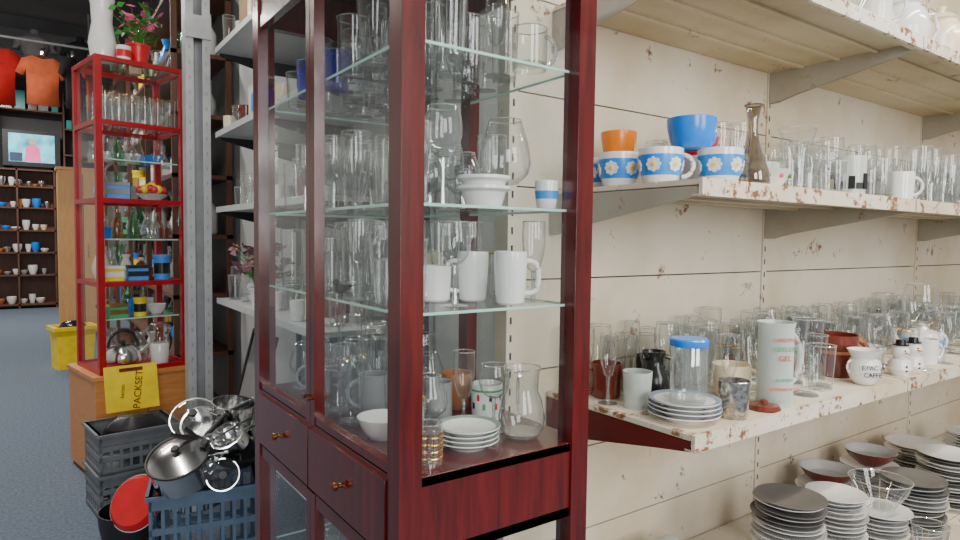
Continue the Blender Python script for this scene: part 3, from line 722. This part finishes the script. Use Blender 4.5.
b = B(); b.quad((.04, .04, 1.885), (.46, .04, 1.885), (.46, .42, 1.885), (.04, .42, 1.885), PANE); b.box((.04, .04, 1.877), (.46, .046, 1.885), GEDGE); b.done('vitrine_glass_shelf', (RX, RY, 0), RA)
kfill(RC, .04, .46, .04, .42, 1.886, [], 14, ['gvase', 'gvase', 'cup', 'dish', 'bowl'], .95)
def flowers(name, loc, pot, potm, leafm, petm, n=26, spread=.07, h=.13):
    b = B(); r_, ph = pot
    b.lathe([(0, 0), (r_*.7, 0), (r_, ph), (r_*1.08, ph), (r_*1.08, ph+.012), (r_*.9, ph+.012), (r_*.85, ph*.9), (0, ph*.9)], potm, seg=20)
    for k in range(n):
        a = random.uniform(0, 6.28); q = random.uniform(.2, 1)*spread; zz = ph+random.uniform(.3, 1)*h
        tip = Vector((q*math.cos(a), q*math.sin(a), zz))
        b.tube([(0, 0, ph*.9), (tip.x*.4, tip.y*.4, ph+(zz-ph)*.6), tip], .0018, GREEN, 5)
        M = Matrix.Translation(tip) @ Euler((random.uniform(-1, 1), random.uniform(-1, 1), a)).to_matrix().to_4x4()
        if k % 2:
            for s_ in range(5):
                g = s_*1.2566
                b.lathe([(0, -.004), (.013, 0), (0, .004)], petm, (.014*math.cos(g), .014*math.sin(g), 0), 7, M)
            b.lathe([(0, -.004), (.006, 0), (0, .006)], YEL, (0, 0, 0), 6, M)
        else:
            for s_ in (-1, 1):
                b.add([(0, 0, 0), (.016, .02*s_, .004), (.0, .055*s_, -.008), (-.016, .02*s_, .004)], [(0, 1, 2, 3)], leafm, M)
    return b.done(name, loc)
flowers('potted_pink_flowers', RC(.27, .12, 2.46), (.065, .11), RED, GREEN, PINK, 60, .14, .22)
b = B(); b.lathe([(0, 0), (.06, 0), (.075, .1), (.055, .22), (.06, .33), (.07, .36), (.065, .36), (.05, .3), (.05, .2), (0, .05)], WHITE, seg=24); b.done('white_tall_vase', RC(.09, .17, 2.46))
mug('red_print_mug', RC(.17, .06, 2.46), .085, .04, WHITE, band=(.02, .06, RED), ang=2.)
glass('bowl', *RC(.42, .18, 2.46), .12, .06, None); glass('bowl', *RC(.42, .36, 2.46), .1, .06, GREENG)
b = B(); b.lathe([(0, 0), (.035, 0), (.038, .14), (.014, .2), (.014, .27), (.016, .27), (0, .27)], GREENG); b.done('green_bottle', RC(.22, .36, 2.46))
b = B(); b.lathe([(0, 0), (.035, 0), (.038, .14), (.014, .2), (.014, .3), (.016, .3), (0, .3)], CREAM); b.done('cream_bottle', RC(.33, .36, 2.46))

# ------------------------------------------------------------------ STOCKED SHELVING BEHIND THE VITRINE
b = B()
for z in (.08, .55, 1.0, 1.45, 1.9, 2.35, 2.8, 3.25):
    b.box((.86, 5.15, z-.03), (1.28, 10.4, z), DWOOD)
for yy in (5.15, 6.45, 7.75, 9.05, 10.37): b.box((.86, yy, 0), (.90, yy+.03, 3.5), DWOOD); b.box((1.24, yy, 0), (1.28, yy+.03, 3.5), DWOOD)
b.done('dark_wall_shelving')
def ident(x, y, z): return (x, y, z)
for z in (.56, 1.005, 1.455, 1.905, 2.355, 2.805, 3.255):
    for y0 in (5.2, 6.5, 7.8, 9.1):
        kfill(ident, .90, 1.24, y0, y0+1.2, z, [], 9, ['box', 'vase', 'bottle', 'tin', 'bowl', 'jug', 'gvase'], 1.8)

# ------------------------------------------------------------------ STEEL POST + SIDE RACK
b = B(); q = .062
b.box((-q, -.05, 0), (-q+.006, .05, 4.4), STEELG); b.box((q-.006, -.05, 0), (q, .05, 4.4), STEELG); b.box((-q+.006, .044, 0), (q-.006, .05, 4.4), STEELG)
b.box((-q+.006, -.05, 0), (-.022, -.044, 4.4), STEELG); b.box((.022, -.05, 0), (q-.006, -.044, 4.4), STEELG)
for k in range(50):
    b.box((-.046, -.0505, .2+k*.08), (-.038, -.0498, .22+k*.08), GRAYM); b.box((.038, -.0505, .2+k*.08), (.046, -.0498, .22+k*.08), GRAYM)
b.box((-.066, -.06, 2.5), (.066, -.05, 2.62), STEELG)
b.done('steel_post', (.755, 3.78, 0))
b = B()
RX0, RX1, RY0, RY1 = .82, 1.27, 2.15, 3.62
RSH = (E-.95, E-.34, E+.145, E+.54, E+.98)
for z in RSH:
    b.box((RX0, RY0, z-.02), (RX1, RY1, z), WSH); b.box((RX0-.004, RY0, z-.026), (RX0, RY1, z+.003), WSH)
    for yy in (RY0, RY1-.004, 2.88): b.prism([(RX1, z-.02), (RX0+.02, z-.02), (RX0+.02, z-.035), (RX1, z-.13)], yy, yy+.006, BLKP, 'y')
b.box((RX1, RY0, 0), (RX1+.02, RY1, 2.75), WALLW)
for yy in (RY0, RY1-.03, 2.87): b.box((RX1-.02, yy, 0), (RX1, yy+.03, 2.75), BLKP)
b.done('side_shelf_rack')
b = B(); b.box((0, 0, 0), (.22, .30, .16), WHITE); b.box((-.002, .05, .04), (0, .25, .12), LABEL); b.done('white_carton', (.86, 2.85, E+.54))
b = B(); b.box((0, 0, 0), (.25, .35, .22), BOX); b.box((-.002, .14, 0), (.252, .2, .222), CREAM); b.done('cardboard_box', (.86, 2.95, E+.98))
flowers('dried_plant', (.90, 3.12, E-.34), (.05, .08), WHITE, PURP, PURP, 60, .15, .22)
for z, a, c in ((E+.145, 2.2, 3.6), (E-.95, 2.2, 3.2), (E+.54, 2.2, 2.8), (E+.98, 2.2, 2.9), (E+.98, 3.32, 3.6), (E+.54, 3.18, 3.6)):
    oc = []
    fill(.83, 1.25, a, c, z, int(30*(c-a)), oc, china=.3)
oc = [(.90, 3.12, .12)]; fill(.83, 1.25, 2.2, 3.6, E-.34, 34, oc, china=.3)
b = B(); b.box((-.012, -.19, 0), (.012, .19, .025), GREEN); b.box((-.012, -.19, .425), (.012, .19, .45), BLKP); b.box((-.012, -.19, .025), (.012, -.165, .425), BLKP); b.box((-.012, .165, .025), (.012, .19, .425), BLKP); b.box((-.004, -.165, .025), (.004, .165, .425), GRAYM)
b.done('picture_frame', (.90, 3.40, E-.95), (0, R(14), 0))

# ------------------------------------------------------------------ CRATES AND COOKWARE
def crate(name, loc, w, d, h, mat, rot=0):
    b = B(); t = .012
    b.box((-w/2, -d/2, 0), (w/2, d/2, .012), mat)
    def wall(lo_x, hi_x, lo_y, hi_y, alongx):
        b.box((lo_x, lo_y, h-.06), (hi_x, hi_y, h), mat)
        for zz in (.0, h*.33, h*.58): b.box((lo_x, lo_y, zz), (hi_x, hi_y, zz+.026), mat)
        L = (hi_x-lo_x) if alongx else (hi_y-lo_y); n = max(4, int(L/.045))
        for i in range(n+1):
            q = i/n*(L-.014)
            if alongx: b.box((lo_x+q, lo_y+.002, 0), (lo_x+q+.014, hi_y-.002, h-.03), mat)
            else: b.box((lo_x+.002, lo_y+q, 0), (hi_x-.002, lo_y+q+.014, h-.03), mat)
    wall(-w/2, w/2, -d/2, -d/2+t, True); wall(-w/2, w/2, d/2-t, d/2, True)
    wall(-w/2, -w/2+t, -d/2, d/2, False); wall(w/2-t, w/2, -d/2, d/2, False)
    b.box((-w/2-.012, -d/2-.012, h-.014), (w/2+.012, -d/2+t, h), mat); b.box((-w/2-.012, d/2-t, h-.014), (w/2+.012, d/2+.012, h), mat)
    b.box((-w/2-.012, -d/2, h-.014), (-w/2+t, d/2, h), mat); b.box((w/2-t, -d/2, h-.014), (w/2+.012, d/2, h), mat)
    return b.done(name, loc, rot)
crate('blue_plastic_crate', (.61, 2.95, 0), .42, .34, .39, BLUEC, R(-12))
crate('grey_plastic_crate', (.43, 3.84, 0), .38, .32, .23, GREYC, R(8)); crate('grey_plastic_crate', (.43, 3.84, .231), .38, .32, .21, GREYC, R(8))
b = B(); b.lathe([(0, 0), (.11, 0), (.135, .14), (.14, .20), (.135, .20), (.105, .02), (0, .015)], BLKP); b.done('black_bucket', (.36, 3.25, 0))
def pan(name, loc, r, h, mat, rot, hl=.16, hm=BLKP, lid=None, two=False):
    b = B()
    b.lathe([(0, 0), (r*.94, 0), (r, .008), (r, h), (r+.004, h+.001), (r-.003, h), (r-.004, .008), (0, .006)], mat, seg=32)
    if two:
        for a in (0, math.pi): b.tube([Matrix.Rotation(a, 3, 'Z') @ Vector(q) for q in ((r, -.03, h*.75), (r+.03, -.025, h*.8), (r+.03, .025, h*.8), (r, .03, h*.75))], .005, hm, 8)
    else: b.tube([(r-.002, 0, h*.8), (r+.04, 0, h*.85), (r+hl, 0, h*.9+.01)], [.006, .011, .009], hm, 8)
    if lid:
        b.lathe([(r+.003, h+.002), (r*.7, h+.018), (r*.3, h+.028), (0, h+.03)], lid, seg=32); b.ring(r+.003, .006, BLKP, (0, 0, h+.003), 32)
        b.lathe([(.006, h+.028), (.006, h+.04), (.018, h+.046), (.016, h+.054), (0, h+.056)], BLKP, seg=14)
    return b.done(name, loc, rot)
def lid(name, loc, r, rot):
    b = B(); b.lathe([(r, 0), (r*.8, .014), (r*.4, .026), (0, .03)], GL, seg=32); b.ring(r, .0035, STEEL, seg=32); b.lathe([(.006, .028), (.006, .04), (.019, .046), (.016, .056), (0, .057)], BLKP, seg=14)
    return b.done(name, loc, rot)
pan('stock_pot', (.57, 2.95, .28), .12, .13, STEEL, (0, 0, .4), two=True, hm=STEEL)
pan('saucepan', (.515, 2.87, .43), .118, .12, STEEL, aim((-.28, -.36, .85), 1.2), .15, BLKP, STEEL)
pan('cooking_pot', (.72, 3.02, .42), .11, .12, STEEL, (R(5), 0, R(60)), two=True, hm=BLKP)
pan('frying_pan', (.70, 2.87, .49), .10, .05, BLKP, aim((.25, -.35, .8), 2.4), .17, BLKP)
pan('steamer_pot', (.745, 3.05, .58), .095, .10, STEEL, aim((.1, -.15, .95)), two=True, hm=STEEL)
pan('small_saucepan', (.63, 3.05, .56), .08, .08, STEEL, aim((-.3, -.5, .6), .5), .14, BLKP)
pan('small_saucepan', (.71, 2.85, .54), .07, .07, STEEL, aim((-.45, -.3, .7), 3.6), .13, BLKP)
pan('small_saucepan', (.64, 2.86, .46), .07, .07, STEEL, aim((.3, -.5, .7), 2.), .13, BLKP)
lid('glass_pan_lid', (.585, 3.04, .63), .10, aim((-.2, -.6, .6)))
lid('glass_pan_lid', (.64, 2.76, .45), .065, aim((-.2, -.9, .3)))
lid('steel_rim_lid', (.60, 2.82, .55), .075, aim((-.5, -.5, .8)))
for k in range(8):
    b = B(); b.tube([(0, 0, 0), (0, 0, .14), (0, .0, .18)], [.004, .004, .007], BLKP if k % 2 else STEEL, 8); b.lathe([(0, -.03), (.02, -.02), (.030, 0), (.02, .01), (0, .012)], STEEL, (0, 0, -.01), 12)
    b.done('ladle', (.52+.033*k, 2.86+.03*(k % 3), .51+.02*(k % 4)), (R(random.uniform(-50, 50)), R(random.uniform(50, 80)), 0))
b = B(); b.lathe([(0, -.004), (.10, 0), (.118, .022), (.121, .03)], RED, seg=36); b.lathe([(.121, .03), (.116, .027), (.095, .004), (0, .002)], DKP, seg=36); b.ring(.121, .0035, STEEL, (0, 0, .03), 36); b.tube([(.12, 0, .028), (.18, 0, .036), (.28, 0, .045)], [.006, .012, .010], BLKP, 8)
b.done('red_frying_pan', (.345, 3.11, .28), aim((.60, .60, -.50), R(100), 'Z'))
pan('black_frying_pan', (.37, 3.27, .12), .10, .05, BLKP, (R(12), 0, R(100)), .13, BLKP)
b = B(); rnd = random.Random(3); pr = [(0, 0), (.12, .0), (.15, .05), (.13, .1), (.08, .14), (0, .15)]
b.lathe(pr, BLKP, seg=16); b.v = [(x*1.0+rnd.uniform(-.012, .012), y*.8+rnd.uniform(-.012, .012), z+rnd.uniform(-.012, .012)) for x, y, z in b.v]
b.done('black_bag', (.44, 3.82, .34))
b = B(); b.box((-.135, -.004, 0), (.135, .004, .25), YEL); b.box((-.06, -.006, .215), (.06, -.004, .235), BROWN)
o = b.done('yellow_sign_board', (.455, 3.99, .47), (R(-12), 0, R(8)), bevel=.001)
text('PACKSET', .052, BROWN, o, (0.03, -.0062, .11), (R(90), R(-82), 0)); text('karton', .028, BROWN, o, (-.05, -.0062, .11), (R(90), R(-82), 0))

# ------------------------------------------------------------------ FAR LEFT BACKGROUND
b = B(); b.box((-.17, -.14, 0), (.17, .14, .03), YEL)
for s_ in (-1, 1):
    b.prism([(-.15, 0), (.15, 0), (.19, .44), (-.19, .44)], s_*.14-.01, s_*.14+.01, YEL, 'y'); b.prism([(-.13, 0), (.13, 0), (.15, .44), (-.15, .44)], s_*.165-.01, s_*.165+.01, YEL, 'x')
b.box((-.21, -.17, .41), (.21, -.145, .45), YEL); b.box((-.21, .145, .41), (.21, .17, .45), YEL); b.box((-.21, -.145, .41), (-.185, .145, .45), YEL); b.box((.185, -.145, .41), (.21, .145, .45), YEL)
b.ball((0, 0, .43), .13, BLACK, 12, .6)
b.done('yellow_storage_crate', (.36, 8.2, 0), R(10))
b = B(); b.box((0, 0, 0), (.62, .45, 2.35), OAKL); b.box((.30, -.006, .1), (.31, 0, 2.3), DWOOD); b.box((-.02, -.02, 2.35), (.64, .47, 2.39), OAKL)
for x in (.25, .36): b.tube([(x, -.02, 1.1), (x, -.02, 1.3)], .008, STEEL, 6)
b.done('oak_wardrobe', (.33, 10.9, 0))
b = B(); x0, x1 = -1.7, .42
zz = [0.06, .62, 1.05, 1.47, 1.9, 2.3, 2.62]
for x in (x0, -.95, -.2, x1-.03): b.box((x, 0, 0), (x+.03, .35, 2.65), DWOOD)
for z in zz: b.box((x0, 0, z), (x1, .35, z+.03), DWOOD)
b.box((x0, .35, 0), (x1, .37, 2.65), DWOOD)
b.done('dark_bookcase', (0, 14.9, 0))
b = B()
for z in zz[:-1]:
    x = x0+.1
    while x < x1-.12:
        m_ = random.choice((WHITE, WHITE, CREAM, TERRA, BLUE, GRAYM, STEEL, WHITE)); r_ = random.uniform(.04, .085); h_ = random.uniform(.05, .2)
        b.lathe([(0, 0), (r_*.6, 0), (r_, h_*.6), (r_, h_), (r_*.9, h_), (r_*.5, .02), (0, .02)], m_, (x, random.uniform(.1, .22), z+.03), 12); x += r_*2+.015
b.done('shelved_crockery', (0, 14.9, 0))
SCR = pm('tv_picture', (.12, .50, .70), .2, var=.7, scale=3., emit=1.4)
SKIN = pm('tv_picture_pink', (.85, .12, .3), .3, emit=.9); SKIN2 = pm('tv_picture_dark', (.03, .05, .12), .3, emit=.5)
b = B(); b.box((-.45, 0, .05), (.45, .35, .72), BLKP); b.box((-.3, .1, 0), (.3, .4, .05), BLKP); b.box((-.32, .3, .1), (.32, .46, .6), BLKP)
b.box((-.36, -.006, .13), (.36, 0, .66), SCR)
b.prism([(-.12, .14), (.14, .14), (.12, .4), (.05, .46), (-.03, .46), (-.1, .38)], -.010, -.0065, SKIN, 'y'); b.lathe([(0, -.001), (.06, 0), (0, .001)], CREAM, (0, 0, 0), 12, Matrix.Translation((.01, -.0095, .52)) @ Matrix.Rotation(R(90), 4, 'X'))
b.box((-.34, -.008, .14), (-.15, -.0065, .3), SKIN2)
b.done('television', (.06, 14.92, 2.65), bevel=.01)
# goods on shelving either side of the television
b = B()
for z in (2.95, 3.45, 3.95): b.box((-1.7, 0, z), (-.45, .4, z+.03), DWOOD); b.box((.56, 0, z), (1.2, .4, z+.03), DWOOD)
for x in (-1.7, -.48, .56, 1.17): b.box((x, .02, 2.65), (x+.03, .4, 4.2), DWOOD)
b.box((-.45, 0, 3.75), (.56, .4, 3.78), DWOOD)
b.done('upper_wall_shelving', (0, 14.95, 0))
b = B()
for z, xa, xb in ((2.98, -1.6, -.55), (3.48, -1.6, -.55), (3.98, -1.6, -.55), (3.78, -.4, .5), (3.48, .62, 1.1), (3.98, .62, 1.1)):
    x = xa
    while x < xb:
        w_ = random.uniform(.06, .2); h_ = random.uniform(.12, .36)
        b.box((x, .05, z), (x+w_, .3, z+h_), random.choice((GRAYM, DWOOD, BOX, SHIRTB, BROWN, WHITE, TEAL))); x += w_+random.uniform(.01, .06)
b.done('stacked_boxes', (0, 14.95, 0))
def shirt(name, loc, mat, s=1., rot=6):
    b = B()
    half = [(0, -.02), (.07, 0), (.11, .01), (.22, -.04), (.29, -.22), (.21, -.26), (.18, -.17), (.175, -.40), (.18, -.62)]
    n = len(half); vs = []
    for sg in (1, -1):
        for x, z in half: vs.append((sg*x*s, -.03*s*math.cos(x*9), z*s))
    fs = [(0, 1, 6, n+6), (0, n+6, n+1), (1, 2, 3, 6), (3, 4, 5, 6), (n+1, n+6, n+3, n+2), (n+3, n+6, n+5, n+4), (6, 7, n+7, n+6), (7, 8, n+8, n+7)]
    b.add(vs, fs, mat)
    b.tube([(-.2*s, .0, -.05*s), (0, 0, .02*s), (.2*s, 0, -.05*s)], .006, DWOOD, 6); b.tube([(0, 0, .02*s), (0, 0, .10*s), (.02*s, 0, .13*s), (0, 0, .15*s)], .003, STEEL, 5)
    o = b.done(name, loc, R(rot)); md = o.modifiers.new('s', 'SOLIDIFY'); md.thickness = .03; return o
shirt('red_tshirt', (-.30, 9.6, 3.62), SHIRTR, 1.05); shirt('orange_tshirt', (.16, 9.6, 3.58), SHIRTO, .92)
for k, (x, m_) in enumerate(((-1.0, SHIRTB), (-.62, GRAYM), (.48, SHIRTB), (.66, SHIRTR), (-.5, SHIRTB))):
    shirt('dark_garment', (x, 9.62+.02*k, 3.62), m_, 1., 30+k*15)
b = B(); b.tube([(-2.0, 9.6, 3.775), (.9, 9.6, 3.775)], .015, STEELG, 8)
for x in (-1.8, .8): b.tube([(x, 9.6, 3.775), (x, 9.6, 4.4)], .01, STEELG, 6)
b.done('garment_rail')
b = B(); b.box((-1.7, 0, 3.44), (.8, .5, 3.47), DWOOD)
for x in (-1.6, .7): b.tube([(x, .25, 3.44), (x, .25, 4.2)], .012, STEELG, 6)
b.done('hanging_shelf', (0, 10.0, .20))
for x, m_ in ((.10, SHIRTG), (-.50, SHIRTB), (.6, SHIRTB), (-1.0, SHIRTG)):
    b = B(); b.lathe([(0, 0), (.10, 0), (.12, .02), (.115, .06), (.15, .14), (.17, .20), (.16, .27), (.10, .31), (.05, .33), (.045, .39), (0, .40)], m_, seg=20); b.v = [(a, c*.65, d) for a, c, d in b.v]
    for s_ in (-1, 1): b.tube([(s_*.13, 0, .26), (s_*.19, 0, .20), (s_*.20, 0, .12)], [.04, .045, .04], m_, 10)
    b.done('mannequin_bust', (x, 10.2, 3.67))

# ------------------------------------------------------------------ LIGHTS
def area(name, loc, rot, sx, sy, power, col):
    l = bpy.data.lights.new(name, 'AREA'); l.shape = 'RECTANGLE'; l.size = sx; l.size_y = sy; l.energy = power; l.color = col
    o = bpy.data.objects.new(name, l); bpy.context.collection.objects.link(o); o.location = loc; o.rotation_euler = rot
    return o
area('window_daylight', (1.35, -2.6, 2.2), (R(84), 0, R(2)), 1.2, 2.0, 85, (1., .97, .91))
area('window_daylight', (-.8, -2.8, 2.2), (R(84), 0, R(-12)), 1.3, 2.0, 110, (.98, .98, 1.))
area('overhead_light', (1.8, -.3, 3.6), (0, 0, 0), 2.4, .12, 85, (1, .92, .77))  # unseen strip light, added for sharp highlights on the glassware
area('overhead_light', (3.0, -.2, 3.0), (R(25), 0, 0), .9, .12, 26, (1, .94, .82))  # second strip added out of view, for more highlights on the rack
area('overhead_light', (-.6, 2.4, 4.2), (0, 0, 0), .12, 2.4, 75, (1, .95, .86))
area('overhead_light', (-.8, 6.5, 4.15), (0, 0, 0), 1.2, .2, 130, (1, .95, .88))
area('overhead_light', (-.9, 8.2, 4.15), (0, 0, 0), 1.2, .2, 40, (1, .95, .88))
area('overhead_light', (-.6, 12.6, 4.15), (0, 0, 0), 1.2, .2, 200, (1, .95, .88))
w = bpy.data.worlds.new('World'); bpy.context.scene.world = w; w.use_nodes = True
w.node_tree.nodes['Background'].inputs[0].default_value = (1., .98, .95, 1); w.node_tree.nodes['Background'].inputs[1].default_value = .42

# ------------------------------------------------------------------ CAMERA
cam = bpy.data.cameras.new('Camera'); co = bpy.data.objects.new('Camera', cam); bpy.context.collection.objects.link(co)
cam.lens = 24; cam.sensor_width = 36; cam.clip_start = .02
yaw = math.atan2(.818, .575)-math.pi/2
co.matrix_world = Matrix.Translation((0, 0, E)) @ Matrix.Rotation(yaw, 4, 'Z') @ Matrix.Rotation(R(90-2.86), 4, 'X') @ Matrix.Rotation(R(.7), 4, 'Z')
bpy.context.scene.camera = co
